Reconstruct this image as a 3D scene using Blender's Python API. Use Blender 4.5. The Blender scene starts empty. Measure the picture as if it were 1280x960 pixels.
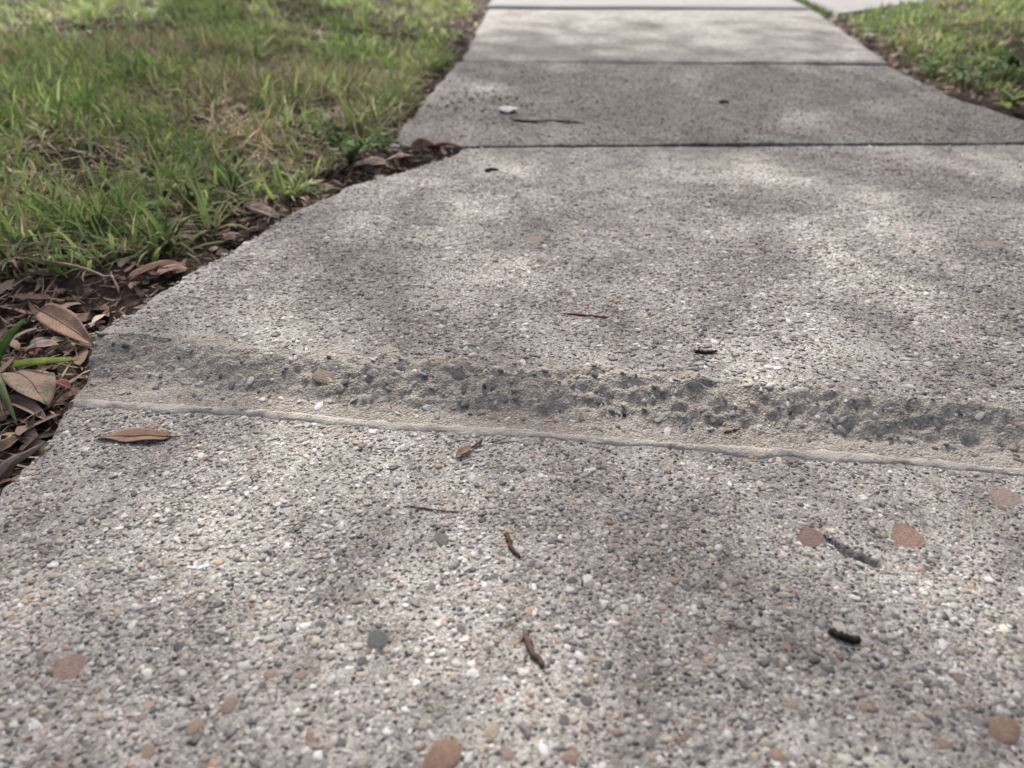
import bpy, math, random
import numpy as np
from mathutils import Vector, Matrix, Euler

random.seed(7)
rng = np.random.default_rng(7)
S = bpy.context.scene
C = S.collection

# ------------------------------------------------------------------ camera
PITCH = math.atan(624 / 962.0)
YAW = math.radians(3.1)
CAM_H = 0.40
cam_d = bpy.data.cameras.new('camera')
cam = bpy.data.objects.new('camera', cam_d)
C.objects.link(cam)
cam.location = (0, 0, CAM_H)
cam.rotation_euler = (math.pi / 2 - PITCH, 0, YAW)
cam_d.sensor_width = 36.0
cam_d.lens = 962.0 / 1280 * 36
cam_d.clip_start = 0.02
cam_d.clip_end = 3000
cam_d.dof.use_dof = True
cam_d.dof.focus_distance = 0.70
cam_d.dof.aperture_fstop = 5.4
S.camera = cam

# ------------------------------------------------------------------ sky and sun
SUN_EL = math.radians(50)
SUN_AZ = math.radians(-14)          # measured from +Y towards +X: ahead, a little left
W = bpy.data.worlds.new('World')
S.world = W
W.use_nodes = True
wn = W.node_tree
bg = wn.nodes['Background']
sky = wn.nodes.new('ShaderNodeTexSky')
sky.sky_type = 'NISHITA'
sky.sun_disc = False
sky.sun_elevation = SUN_EL
sky.sun_rotation = SUN_AZ
sky.air_density = 0.8
sky.dust_density = 9.0
sky.ozone_density = 1.0
hsv = wn.nodes.new('ShaderNodeHueSaturation')      # the photograph's white balance is set for the shade
hsv.inputs['Saturation'].default_value = 0.95
wn.links.new(sky.outputs[0], hsv.inputs['Color'])
wn.links.new(hsv.outputs[0], bg.inputs[0])
bg.inputs[1].default_value = 0.12
sun_d = bpy.data.lights.new('sun', 'SUN')
sun_d.energy = 4.2
sun_d.angle = math.radians(0.53)
sun_d.color = (1.0, 0.96, 0.90)
sun = bpy.data.objects.new('sun', sun_d)
C.objects.link(sun)
SUNDIR = Vector((math.sin(SUN_AZ) * math.cos(SUN_EL), math.cos(SUN_AZ) * math.cos(SUN_EL), math.sin(SUN_EL)))
sun.rotation_euler = SUNDIR.to_track_quat('Z', 'Y').to_euler()
S.view_settings.view_transform = 'Standard'
S.view_settings.look = 'None'
S.view_settings.gamma = 1.0
S.view_settings.exposure = 0.66

# ------------------------------------------------------------------ noise
def _h(ix, iy, seed):
    n = (ix.astype(np.int64) * 374761393 + iy.astype(np.int64) * 668265263 + seed * 974711) & 0x7fffffff
    n = ((n ^ (n >> 13)) * 1274126177) & 0x7fffffff
    n = n ^ (n >> 16)
    return (n & 0xffff) / 65535.0 * 2 - 1

def vn(x, y, seed=0):
    x = np.asarray(x, float); y = np.asarray(y, float)
    ix = np.floor(x); iy = np.floor(y)
    fx = x - ix; fy = y - iy
    fx = fx * fx * (3 - 2 * fx); fy = fy * fy * (3 - 2 * fy)
    ix = ix.astype(np.int64); iy = iy.astype(np.int64)
    a = _h(ix, iy, seed); b = _h(ix + 1, iy, seed); c = _h(ix, iy + 1, seed); d = _h(ix + 1, iy + 1, seed)
    return (a + (b - a) * fx) * (1 - fy) + (c + (d - c) * fx) * fy

def fbm(x, y, scale, octaves=4, seed=0, gain=0.5):
    x = np.asarray(x, float) / scale; y = np.asarray(y, float) / scale
    t = 0; a = 1.0
    for k in range(octaves):
        t = t + a * vn(x * 2 ** k + 17.3 * k, y * 2 ** k - 9.1 * k, seed + k)
        a *= gain
    return t

def sstep(a, b, x):
    t = np.clip((np.asarray(x, float) - a) / (b - a), 0, 1)
    return t * t * (3 - 2 * t)

def interp(pts):
    xs = [p[0] for p in pts]; ys = [p[1] for p in pts]
    return lambda v: np.interp(v, xs, ys)

# ------------------------------------------------------------------ the plan of the walk (metres)
LIP = interp([(-0.6, .574), (-0.428, .564), (-.254, .556), (-.128, .545), (.012, .535), (.147, .525), (.277, .518), (.388, .509), (.95, .468)])
CREST = interp([(-0.6, .655), (-.447, .645), (-.38, .638), (-.297, .629), (-.139, .617), (.012, .606), (.155, .589), (.291, .577), (.405, .560), (.95, .505)])
def lip_y(x):
    return LIP(x) + 0.0022 * fbm(x, x * 0, 0.13, 3, 5) + 0.0007 * fbm(x, x * 0, 0.014, 2, 6)
JOINT_A = interp([(-.6, 1.365), (-.19, 1.392), (.302, 1.431), (.871, 1.475), (1.2, 1.50)])
JOINT_B = lambda x: 2.19 + 0 * np.asarray(x, float)
JOINT_C = lambda x: 3.232 + 0 * np.asarray(x, float)

L_NEAR = interp([(-1.2, -.42), (.443, -.429), (.503, -.432), (.573, -.435), (.7, -.437)])
R_NEAR = interp([(-1.2, .80), (.7, .86)])
L_MID = interp([(.45, -.436), (.58, -.438), (.642, -.452), (.742, -.430), (.89, -.394), (1.005, -.366), (1.145, -.318), (1.25, -.24), (1.36, -.17), (1.45, -.155)])
R_MID = interp([(.4, .85), (1.5, 1.02)])
L_A = interp([(1.3, -.30), (1.496, -.297), (1.88, -.28), (2.2, -.262)])
R_A = interp([(1.35, 1.02), (1.5, .99), (1.64, .944), (1.8, .888), (2.2, .862)])
L_B = interp([(2.1, -.256), (2.41, -.259), (3.3, -.266)])
R_B = interp([(2.1, .862), (2.687, .914), (3.3, .962)])
L_C = interp([(3.2, -.268), (4.4, -.30)])
R_C = interp([(3.2, .955), (4.4, .95)])

def edge_jit(y, seed, amp=.0055):
    return amp * fbm(y, y * 0, .05, 5, seed, .6)

def z_near(x, y):
    x = np.asarray(x, float); y = np.asarray(y, float)
    z = 0.0016 * fbm(x, y, .16, 3, 11) + .0006 * fbm(x, y, .02, 3, 12)
    # worn hollow along the foot of the step
    z = z - .0012 * np.exp(-((y - lip_y(x) + .02) / .03) ** 2)
    # the crack
    c0 = np.array(CRACK[0]); c1 = np.array(CRACK[1])
    d = c1 - c0; Lc = np.hypot(*d); d = d / Lc
    s = (x - c0[0]) * d[0] + (y - c0[1]) * d[1]
    t = -(x - c0[0]) * d[1] + (y - c0[1]) * d[0] + .0022 * fbm(s, s * 0, .012, 3, 31)
    on = sstep(-.002, .006, s) * (1 - sstep(Lc - .008, Lc + .002, s))
    z = z - .030 * on * np.exp(-(t / .0017) ** 2) + .0014 * on * np.exp(-((t - .008) / .004) ** 2)
    return z

def z_mid(x, y):
    x = np.asarray(x, float); y = np.asarray(y, float)
    l = lip_y(x); c = CREST(x) + .006 * fbm(x, y * 0, .09, 3, 21)
    u = (y - l) / np.maximum(c - l, .01)
    back = JOINT_A(x)
    hc = .029 + .002 * fbm(x, x * 0, .25, 2, 22)
    top = hc + (.0015 - hc) * np.clip((y - c) / np.maximum(back - c, .1), 0, 1)
    top = top + .0014 * fbm(x, y, .2, 3, 23)
    prof = .0004 + (hc - .0004) * (0.22 * np.clip(u / .50, 0, 1) + .78 * sstep(.34, 1.04, u + .10 * fbm(x, y * 0, .05, 3, 30)))
    # the crest wears round, lumps and hollows along the ground face
    z = np.where(u < 1, prof, top)
    k = np.exp(-((u - 1.05) / .28) ** 2)
    z = z - .0018 * k
    face = sstep(.15, .45, u) * (1 - sstep(.85, 1.25, u))
    rough = .0018 * fbm(x, y, .05, 2, 24) + .0022 * fbm(x, y, .013, 2, 25) + .0026 * fbm(x, y, .0062, 2, 26)
    z = z + face * rough * (0.55 + .45 * sstep(-.35, -.15, x))
    pit = np.clip(vn(x / .017, y / .012, 27) - .45, 0, 1)
    pit2 = np.clip(vn(x / .0075, y / .006, 29) - .5, 0, 1)
    z = z - face * (.008 * pit * sstep(-.4, .0, x) + .008 * pit2 * sstep(-.45, -.2, x))
    z = z + .0005 * fbm(x, y, .01, 2, 28)
    return z

def z_a(x, y):
    return .004 + .0012 * fbm(x, y, .2, 3, 41) + .0005 * fbm(x, y, .03, 2, 42)
def z_b(x, y):
    return .004 + .005 * sstep(-.1, .9, x) + .0010 * fbm(x, y, .3, 3, 43)
def z_c(x, y):
    return .015 + .0010 * fbm(x, y, .3, 3, 44)

def rayp(px, py):
    px = float(px); py = float(py)
    u = (px - 640) / 962.0; v = (py - 480) / 962.0
    fwd = Vector((-math.sin(YAW) * math.cos(PITCH), math.cos(YAW) * math.cos(PITCH), -math.sin(PITCH)))
    right = Vector((math.cos(YAW), math.sin(YAW), 0))
    up = right.cross(fwd)
    return fwd + u * right - v * up
def plane_at(px, py, z=0.0):
    d = rayp(px, py); t = (z - CAM_H) / d.z
    return d.x * t, d.y * t
CRACK = (plane_at(1030, 672), plane_at(1102, 708))

DW = interp([(.983, 3.10), (1.627, 3.63), (4, 5.3), (9, 9)])   # the near edge of the driveway

def z_soil(x, y):
    x = np.asarray(x, float); y = np.asarray(y, float)
    base = -.022 + .012 * sstep(.7, 1.6, y)
    base = base - .012 * (1 - sstep(.45, .75, y)) * (x < 0)
    b = base + .006 * fbm(x, y, .12, 4, 51) + .003 * fbm(x, y, .02, 3, 52)
    far = sstep(.05, .5, np.where(x < 0, -.35 - x, x - 1.0))
    b = b + .028 * far + .012 * far * fbm(x, y, .5, 2, 53)
    b = b + .016 * np.exp(-((x + .25) / .10) ** 2 - ((y - 1.345) / .055) ** 2)
    return np.where(np.hypot(x, y) > 12, -.02, b)

def edges(y):
    y = np.asarray(y, float)
    l = np.where(y < .58, L_NEAR(y), np.where(y < 1.40, L_MID(y), np.where(y < 2.19, L_A(y), np.where(y < 3.23, L_B(y), L_C(y)))))
    r = np.where(y < .51, R_NEAR(y), np.where(y < 1.46, R_MID(y), np.where(y < 2.19, R_A(y), np.where(y < 3.23, R_B(y), R_C(y)))))
    return l, r

def surf(x, y):
    x = np.asarray(x, float); y = np.asarray(y, float)
    l, r = edges(y)
    on = (x > l) & (x < r)
    z = np.where(y < lip_y(x), z_near(x, y), np.where(y < JOINT_A(x), z_mid(x, y), np.where(y < 2.19, z_a(x, y), np.where(y < 3.232, z_b(x, y), z_c(x, y)))))
    return np.where(on, z, z_soil(x, y))

def at(px, py, dz=0.0):
    """where the sight line through a pixel of the photograph meets the ground or slab"""
    z = 0.0
    for _ in range(6):
        x, y = plane_at(px, py, z)
        z = float(surf(x, y)) + dz
    return Vector((x, y, z))

# ------------------------------------------------------------------ mesh and object helpers
def mesh_np(name, verts, quads=None, tris=None, cols=None, smooth=True, uvs=None):
    me = bpy.data.meshes.new(name)
    verts = np.asarray(verts, np.float32)
    nq = 0 if quads is None else len(quads)
    nt = 0 if tris is None else len(tris)
    me.vertices.add(len(verts)); me.vertices.foreach_set('co', verts.ravel())
    loops = []
    starts = []
    if nq: loops.append(np.asarray(quads, np.int32).ravel())
    if nt: loops.append(np.asarray(tris, np.int32).ravel())
    loops = np.concatenate(loops)
    me.loops.add(len(loops)); me.loops.foreach_set('vertex_index', loops)
    me.polygons.add(nq + nt)
    st = np.concatenate([np.arange(nq) * 4, nq * 4 + np.arange(nt) * 3]).astype(np.int32)
    me.polygons.foreach_set('loop_start', st)
    me.update(calc_edges=True)
    me.polygons.foreach_set('use_smooth', np.full(nq + nt, smooth))
    if cols is not None:
        a = me.color_attributes.new('Col', 'FLOAT_COLOR', 'POINT')
        c = np.ones((len(verts), 4), np.float32); c[:, :3] = cols
        a.data.foreach_set('color', c.ravel())
    if uvs is not None:
        l = me.uv_layers.new(name='UVMap')
        l.data.foreach_set('uv', np.asarray(uvs, np.float32)[loops].ravel())
    me.validate()
    return me

def link(name, me, mat, parent=None, loc=None, **props):
    o = bpy.data.objects.new(name, me)
    C.objects.link(o)
    if me is not None and mat is not None and not me.materials: me.materials.append(mat)
    if parent is not None: o.parent = parent
    if loc is not None: o.location = loc
    for k, v in props.items(): o[k] = v
    return o

def empty(name, loc=(0, 0, 0), **props):
    o = bpy.data.objects.new(name, None); C.objects.link(o)
    o.location = loc; o.empty_display_size = .02
    for k, v in props.items(): o[k] = v
    return o

# ------------------------------------------------------------------ materials
class NT:
    def __init__(s, name):
        s.m = bpy.data.materials.new(name); s.m.use_nodes = True
        s.t = s.m.node_tree; s.t.nodes.clear()
        s.out = s.n('ShaderNodeOutputMaterial')
    def n(s, typ, **kw):
        nd = s.t.nodes.new(typ)
        for k, v in kw.items():
            if hasattr(nd, k): setattr(nd, k, v)
        return nd
    def l(s, a, b): s.t.links.new(a, b)
    def coord(s):
        return s.n('ShaderNodeTexCoord').outputs['Object']
    def noise(s, scale, detail=4, rough=.55, co=None, dist=0):
        nd = s.n('ShaderNodeTexNoise'); nd.inputs['Scale'].default_value = scale
        nd.inputs['Detail'].default_value = detail; nd.inputs['Roughness'].default_value = rough
        nd.inputs['Distortion'].default_value = dist
        if co is not None: s.l(co, nd.inputs['Vector'])
        return nd
    def voro(s, scale, co=None, feature='F1'):
        nd = s.n('ShaderNodeTexVoronoi'); nd.feature = feature; nd.inputs['Scale'].default_value = scale
        if co is not None: s.l(co, nd.inputs['Vector'])
        return nd
    def ramp(s, fac, stops, interp='LINEAR'):
        nd = s.n('ShaderNodeValToRGB'); cr = nd.color_ramp; cr.interpolation = interp
        while len(cr.elements) > 1: cr.elements.remove(cr.elements[-1])
        cr.elements[0].position = stops[0][0]; cr.elements[0].color = (*stops[0][1], 1)
        for p, c in stops[1:]:
            e = cr.elements.new(p); e.color = (*c, 1)
        s.l(fac, nd.inputs[0]); return nd.outputs[0]
    def mix(s, fac, a, b, mode='MIX'):
        nd = s.n('ShaderNodeMix'); nd.data_type = 'RGBA'; nd.blend_type = mode
        for sock, v in ((nd.inputs[0], fac), (nd.inputs[6], a), (nd.inputs[7], b)):
            if isinstance(v, (int, float)): sock.default_value = v
            elif isinstance(v, tuple): sock.default_value = (*v, 1)
            else: s.l(v, sock)
        return nd.outputs[2]
    def math(s, op, a, b=0.0):
        nd = s.n('ShaderNodeMath'); nd.operation = op
        for sock, v in ((nd.inputs[0], a), (nd.inputs[1], b)):
            if isinstance(v, (int, float)): sock.default_value = v
            else: s.l(v, sock)
        return nd.outputs[0]
    def rgb2v(s, c):
        nd = s.n('ShaderNodeRGBToBW'); s.l(c, nd.inputs[0]); return nd.outputs[0]
    def bump(s, h, dist, strength=1.0, normal=None):
        nd = s.n('ShaderNodeBump'); nd.inputs['Distance'].default_value = dist; nd.inputs['Strength'].default_value = strength
        s.l(h, nd.inputs['Height'])
        if normal is not None: s.l(normal, nd.inputs['Normal'])
        return nd.outputs[0]
    def bsdf(s, color, rough=.8, normal=None, spec=.4):
        b = s.n('ShaderNodeBsdfPrincipled')
        if isinstance(color, tuple): b.inputs['Base Color'].default_value = (*color, 1)
        else: s.l(color, b.inputs['Base Color'])
        if isinstance(rough, (int, float)): b.inputs['Roughness'].default_value = rough
        else: s.l(rough, b.inputs['Roughness'])
        b.inputs['Specular IOR Level'].default_value = spec
        if normal is not None: s.l(normal, b.inputs['Normal'])
        return b
    def done(s, b):
        s.l(b.outputs[0], s.out.inputs[0]); return s.m

def stain(k, co):
    """dirt grown into the slab in patches a hand or two across"""
    a = k.ramp(k.noise(5.5, 6, .62, co, .6).outputs[0], [(.34, (.66, .655, .64)), (.50, (.90, .895, .88)), (.66, (1.08, 1.075, 1.055))])
    b = k.ramp(k.noise(26, 5, .65, co, .3).outputs[0], [(.32, (.55, .54, .52)), (.52, (1.0, 1.0, 1.0))])
    return k.mix(1.0, a, b, 'MULTIPLY')

def mat_matrix():
    """worn cement paste between the pebbles, with sand grains"""
    k = NT('cement_matrix'); co = k.coord()
    big = k.noise(3.2, 5, .6, co).outputs[0]
    mid = k.noise(24, 4, .6, co).outputs[0]
    base = k.ramp(big, [(.30, (.30, .295, .28)), (.5, (.39, .385, .365)), (.70, (.49, .48, .46))])
    base = k.mix(.55, base, k.ramp(mid, [(.3, (.22, .215, .20)), (.55, (.42, .412, .392)), (.75, (.57, .56, .535))]))
    v = k.voro(560, co)
    sand = k.ramp(k.rgb2v(v.outputs['Color']), [(.12, (.03, .028, .026)), (.3, (.16, .14, .115)), (.5, (.36, .34, .31)), (.75, (.74, .72, .68)), (.9, (.32, .24, .16))])
    col = k.mix(.42, base, sand)
    fine = k.noise(900, 2, .6, co).outputs[0]
    wob = k.n('ShaderNodeVectorMath', operation='MULTIPLY_ADD')
    k.l(k.noise(330, 3, .6, co).outputs['Color'], wob.inputs[0]); wob.inputs[1].default_value = (.0042, .0042, .0042); k.l(co, wob.inputs[2])
    vp = k.voro(250, wob.outputs[0])
    pits = k.ramp(vp.outputs['Distance'], [(.20, (1, 1, 1)), (.40, (0, 0, 0))])
    some = k.ramp(k.rgb2v(vp.outputs['Color']), [(.38, (1, 1, 1)), (.60, (0, 0, 0))])
    pit = k.math('MULTIPLY', k.rgb2v(pits), k.rgb2v(some))
    col = k.mix(.8, col, stain(k, co), 'MULTIPLY')
    col = k.mix(k.math('MULTIPLY', pit, .95), col, (.020, .018, .016))  # shade inside the pits is painted into the colour, besides the bump
    h = k.math('ADD', k.math('MULTIPLY', k.math('SUBTRACT', 1.0, v.outputs['Distance']), .7), k.math('MULTIPLY', fine, .5))
    h = k.math('SUBTRACT', h, k.math('MULTIPLY', pit, 1.6))
    nrm = k.bump(h, .0016, .9)
    return k.done(k.bsdf(col, .9, nrm, .3))

def mat_face():
    """ground and broken concrete of the step: cement rich, dusty, tan in places"""
    k = NT('ground_concrete'); co = k.coord()
    big = k.noise(9, 5, .62, co).outputs[0]
    mid = k.noise(60, 4, .6, co).outputs[0]
    base = k.ramp(big, [(.32, (.31, .28, .23)), (.5, (.48, .44, .375)), (.68, (.62, .58, .51))])
    base = k.mix(.4, base, k.ramp(mid, [(.3, (.21, .185, .15)), (.55, (.40, .365, .31)), (.75, (.54, .505, .45))]))
    v = k.voro(420, co)
    sand = k.ramp(k.rgb2v(v.outputs['Color']), [(.1, (.06, .06, .06)), (.25, (.26, .22, .17)), (.5, (.42, .39, .35)), (.8, (.55, .53, .49))])
    col = k.mix(.35, base, sand)
    h = k.math('ADD', k.math('SUBTRACT', 1.0, v.outputs['Distance']), k.math('MULTIPLY', k.noise(170, 5, .7, co).outputs[0], 2.2))
    return k.done(k.bsdf(col, .95, k.bump(h, .0022, .95), .25))

def mat_mortar():
    k = NT('mortar'); co = k.coord()
    col = k.ramp(k.noise(40, 5, .6, co).outputs[0], [(.3, (.40, .37, .32)), (.6, (.60, .56, .50))])
    return k.done(k.bsdf(col, .95, k.bump(k.noise(330, 5, .7, co).outputs[0], .0035), .2))

def mat_far():
    """smoother concrete further on; grains too far off to tell apart"""
    k = NT('weathered_concrete'); co = k.coord()
    big = k.noise(2.2, 6, .62, co, .4).outputs[0]
    st = k.noise(9, 5, .6, co).outputs[0]
    base = k.ramp(big, [(.3, (.10, .099, .095)), (.5, (.15, .148, .142)), (.7, (.22, .217, .207))])
    base = k.mix(.45, base, k.ramp(st, [(.32, (.075, .074, .071)), (.5, (.155, .153, .147)), (.7, (.25, .246, .234))]))
    v = k.voro(230, co)
    sand = k.ramp(k.rgb2v(v.outputs['Color']), [(.1, (.04, .04, .04)), (.35, (.17, .16, .145)), (.6, (.25, .245, .23)), (.9, (.48, .46, .43))])
    col = k.mix(.5, base, sand)
    col = k.mix(.95, col, stain(k, co), 'MULTIPLY')
    h = k.math('ADD', k.math('SUBTRACT', 1.0, v.outputs['Distance']), k.noise(120, 4, .6, co).outputs[0])
    return k.done(k.bsdf(col, .72, k.bump(h, .0022, .8), .45))

def mat_pale():
    k = NT('pale_concrete'); co = k.coord()
    col = k.ramp(k.noise(1.5, 6, .6, co).outputs[0], [(.3, (.165, .165, .165)), (.7, (.24, .24, .237))])
    return k.done(k.bsdf(col, .8, k.bump(k.noise(160, 4, .6, co).outputs[0], .002), .4))

def mat_aggregate():
    k = NT('aggregate'); co = k.coord()
    at_ = k.n('ShaderNodeAttribute'); at_.attribute_name = 'Col'
    n1 = k.noise(700, 3, .6, co).outputs[0]
    col = k.mix(.35, at_.outputs[0], k.ramp(n1, [(.3, (.25, .25, .25)), (.7, (1.0, 1.0, 1.0))]), 'MULTIPLY')
    film = k.ramp(k.noise(120, 4, .65, co).outputs[0], [(.44, (0, 0, 0)), (.64, (.5, .5, .5))])
    col = k.mix(k.rgb2v(film), col, (.40, .39, .37))
    col = k.mix(.8, col, stain(k, co), 'MULTIPLY')
    return k.done(k.bsdf(col, .62, k.bump(n1, .0004, .7), .45))

def mat_pebble():
    k = NT('pebble_stone'); co = k.coord()
    oi = k.n('ShaderNodeObjectInfo')
    n1 = k.noise(2.2, 5, .65, co).outputs[0]
    col = k.mix(.6, oi.outputs['Color'], k.ramp(n1, [(.3, (.45, .42, .40)), (.6, (1.05, 1.05, 1.05))]), 'MULTIPLY')
    return k.done(k.bsdf(col, .6, k.bump(k.noise(9, 3, .6, co).outputs[0], .10, .5), .45))

def mat_soil():
    k = NT('soil'); co = k.coord()
    n1 = k.noise(18, 6, .65, co).outputs[0]
    col = k.ramp(n1, [(.3, (.018, .013, .010)), (.55, (.042, .031, .024)), (.75, (.085, .064, .05))])
    far = k.n('ShaderNodeVectorMath', operation='LENGTH'); k.l(co, far.inputs[0])
    fm = k.ramp(k.math('DIVIDE', far.outputs['Value'], 10.0), [(.5, (0, 0, 0)), (.75, (1, 1, 1))])
    gr = k.ramp(k.noise(1.3, 6, .7, co).outputs[0], [(.3, (.035, .06, .016)), (.7, (.09, .12, .035))])
    col = k.mix(k.rgb2v(fm), col, gr)
    h = k.noise(90, 5, .7, co).outputs[0]
    return k.done(k.bsdf(col, .95, k.bump(h, .008, 1.0), .15))

def mat_blades(name, trans=.35, rough=.5):
    k = NT(name)
    at_ = k.n('ShaderNodeAttribute'); at_.attribute_name = 'Col'
    b = k.bsdf(at_.outputs[0], rough, None, .35)
    t = k.n('ShaderNodeBsdfTranslucent'); k.l(at_.outputs[0], t.inputs[0])
    mx = k.n('ShaderNodeMixShader'); mx.inputs[0].default_value = trans
    k.l(b.outputs[0], mx.inputs[1]); k.l(t.outputs[0], mx.inputs[2])
    k.l(mx.outputs[0], k.out.inputs[0]); return k.m

def mat_leaf(name, trans=.12, vein=.5, blotch=None, rough=.82):
    k = NT(name)
    oi = k.n('ShaderNodeObjectInfo')
    uv = k.n('ShaderNodeTexCoord').outputs['UV']
    sp = k.n('ShaderNodeSeparateXYZ'); k.l(uv, sp.inputs[0])
    a = k.math('ABSOLUTE', k.math('SUBTRACT', sp.outputs['Y'], .5))
    w = k.math('SUBTRACT', k.math('MULTIPLY', sp.outputs['X'], 16.0), k.math('MULTIPLY', a, 9.0))
    w = k.math('FRACT', w)
    vn_ = k.ramp(w, [(.0, (1, 1, 1)), (.12, (0, 0, 0)), (.9, (0, 0, 0)), (1.0, (1, 1, 1))])
    co = k.coord()
    n1 = k.noise(70, 5, .62, co).outputs[0]
    col = k.mix(.75, oi.outputs['Color'], k.ramp(n1, [(.3, (.45, .42, .40)), (.6, (1.1, 1.08, 1.05))]), 'MULTIPLY')
    col = k.mix(k.math('MULTIPLY', k.rgb2v(vn_), vein * .35), col, (.03, .02, .012))
    if blotch:
        bm_ = k.ramp(k.noise(95, 3, .5, co, .5).outputs[0], [(.56, (0, 0, 0)), (.66, (.8, .8, .8))])
        col = k.mix(k.rgb2v(bm_), col, blotch)
    nrm = k.bump(k.math('ADD', k.rgb2v(vn_), n1), .0008, .6)
    b = k.bsdf(col, rough, nrm, .35)
    t = k.n('ShaderNodeBsdfTranslucent'); k.l(col, t.inputs[0])
    mx = k.n('ShaderNodeMixShader'); mx.inputs[0].default_value = trans
    k.l(b.outputs[0], mx.inputs[1]); k.l(t.outputs[0], mx.inputs[2])
    k.l(mx.outputs[0], k.out.inputs[0]); return k.m

def mat_bark(name):
    k = NT(name); co = k.coord()
    oi = k.n('ShaderNodeObjectInfo')
    n1 = k.noise(220, 5, .65, co).outputs[0]
    col = k.mix(.7, oi.outputs['Color'], k.ramp(n1, [(.3, (.4, .38, .36)), (.65, (1.2, 1.15, 1.1))]), 'MULTIPLY')
    return k.done(k.bsdf(col, .75, k.bump(n1, .0008, .8), .3))

M = dict(matrix=mat_matrix(), face=mat_face(), mortar=mat_mortar(), far=mat_far(), pale=mat_pale(), agg=mat_aggregate(), peb=mat_pebble(),
         soil=mat_soil(), grass=mat_blades('grass_blade', .42), litter=mat_blades('dry_litter', .12, .75), leaf=mat_leaf('dry_leaf'),
         spotleaf=mat_leaf('spotted_dry_leaf', blotch=(.10, .17, .06)), green=mat_leaf('fresh_leaf', .35, .35, rough=.42), bark=mat_bark('twig_bark'))

# ------------------------------------------------------------------ slabs
def slab(name, xl, xr, y0f, y1f, zf, ys_t, nx, mat, parent, seed, depth=.09, round_r=.010, face_mat=None, xdense=None, rj=None):
    """ys_t: fractions 0..1 from front edge to back edge"""
    ys_t = np.asarray(ys_t); ny = len(ys_t)
    sx = np.linspace(0, 1, nx) if xdense is None else xdense
    nx = len(sx)
    Sx, T = np.meshgrid(sx, ys_t)
    X = np.zeros_like(Sx) + .2; Y = np.zeros_like(Sx)
    for _ in range(4):
        y0 = y0f(X); y1 = y1f(X)
        Y = y0 + (y1 - y0) * T
        l = xl(Y) + edge_jit(Y, seed); r = xr(Y) + edge_jit(Y, seed + 3)
        X = l + (r - l) * Sx
    Z = zf(X, Y)
    # arris rounding
    d = np.minimum(np.minimum(X - l, r - X), np.minimum(Y - y0, y1 - Y) + (0 if face_mat is None else 0))
    if face_mat is not None: d = np.minimum(np.minimum(X - l, r - X), y1 - Y)
    q = np.clip(1 - d / round_r, 0, 1)
    Z = Z - round_r * .7 * (1 - np.sqrt(np.clip(1 - q * q, 0, 1))) - .0015 * q * np.abs(fbm(X, Y, .015, 3, seed + 9))
    V = np.stack([X, Y, Z], -1).reshape(-1, 3)
    idx = np.arange(nx * ny).reshape(ny, nx)
    q4 = np.stack([idx[:-1, :-1], idx[:-1, 1:], idx[1:, 1:], idx[1:, :-1]], -1).reshape(-1, 4)
    # skirt
    ring = np.concatenate([idx[0, :], idx[1:, -1], idx[-1, -2::-1], idx[-2:0:-1, 0]])
    low = V[ring].copy(); low[:, 2] = -depth
    b = len(V); n = len(ring)
    a = np.arange(n); a2 = (a + 1) % n
    sk = np.stack([ring[a2], ring[a], b + a, b + a2], -1)
    # flare the sides a little so they are rough walls
    V = np.concatenate([V, low])
    me = mesh_np(name, V, np.concatenate([q4, sk]))
    me.materials.append(mat)
    if face_mat is not None:
        me.materials.append(face_mat)
        cx = X.reshape(-1); cy = Y.reshape(-1)
        u = ((cy - lip_y(cx)) / np.maximum(CREST(cx) - lip_y(cx), .01)) + .22 * fbm(cx, cy, .03, 3, 77)
        mi = (u[q4].mean(1) < 1.12).astype(np.int32)
        mi = np.concatenate([mi, np.ones(len(sk), np.int32)])
        me.polygons.foreach_set('material_index', mi)
    o = link(name, me, None, parent)
    return o

walk = empty('sidewalk', (0, 0, 0), kind='structure', label='grey concrete sidewalk of exposed pebble slabs with a worn step', category='sidewalk')

def dens(parts):
    out = []
    for a, b, n in parts: out += list(np.linspace(a, b, n, endpoint=False))
    return out + [parts[-1][1]]

near = slab('slab', L_NEAR, R_NEAR, lambda x: -1.0 + 0 * x, lambda x: lip_y(x) + .012, z_near,
            dens([(0, .72, 30), (.72, 1, 215)]), 420, M['matrix'], walk, 61, xdense=np.concatenate([np.linspace(0, .74, 390, endpoint=False), np.linspace(.74, 1, 50)]))
near['label'] = 'near slab with coarse exposed pebbles'
mid = slab('slab', L_MID, R_MID, lambda x: lip_y(x) + .0005, lambda x: JOINT_A(x) - .0015 + .0015 * fbm(x, 0 * x, .03, 2, 3), z_mid,
           dens([(0, .13, 72), (.13, 1, 120)]), 460, M['matrix'], walk, 64, face_mat=M['face'])
mid['label'] = 'tilted middle slab with a ground down front edge'
sa = slab('slab', L_A, R_A, lambda x: JOINT_A(x) + .0015 + .0026 * fbm(x, 0 * x, .02, 3, 4), lambda x: JOINT_B(x) - .001, z_a,
          dens([(0, .04, 12), (.04, 1, 90)]), 300, M['far'], walk, 67, round_r=.004)
sb = slab('slab', L_B, R_B, lambda x: JOINT_B(x) + .001 + .0008 * fbm(x, 0 * x, .03, 3, 8), lambda x: JOINT_C(x) - .002, z_b, dens([(0, 1, 60)]), 90, M['far'], walk, 70, round_r=.004)
sc_ = slab('slab', L_C, R_C, lambda x: JOINT_C(x) + .004, lambda x: 4.3 + 0 * x, z_c, dens([(0, 1, 30)]), 60, M['pale'], walk, 73)
sd = slab('slab', L_C, R_C, lambda x: 4.31 + 0 * x, lambda x: 5.4 + 0 * x, z_c, dens([(0, 1, 20)]), 40, M['pale'], walk, 76)

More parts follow.
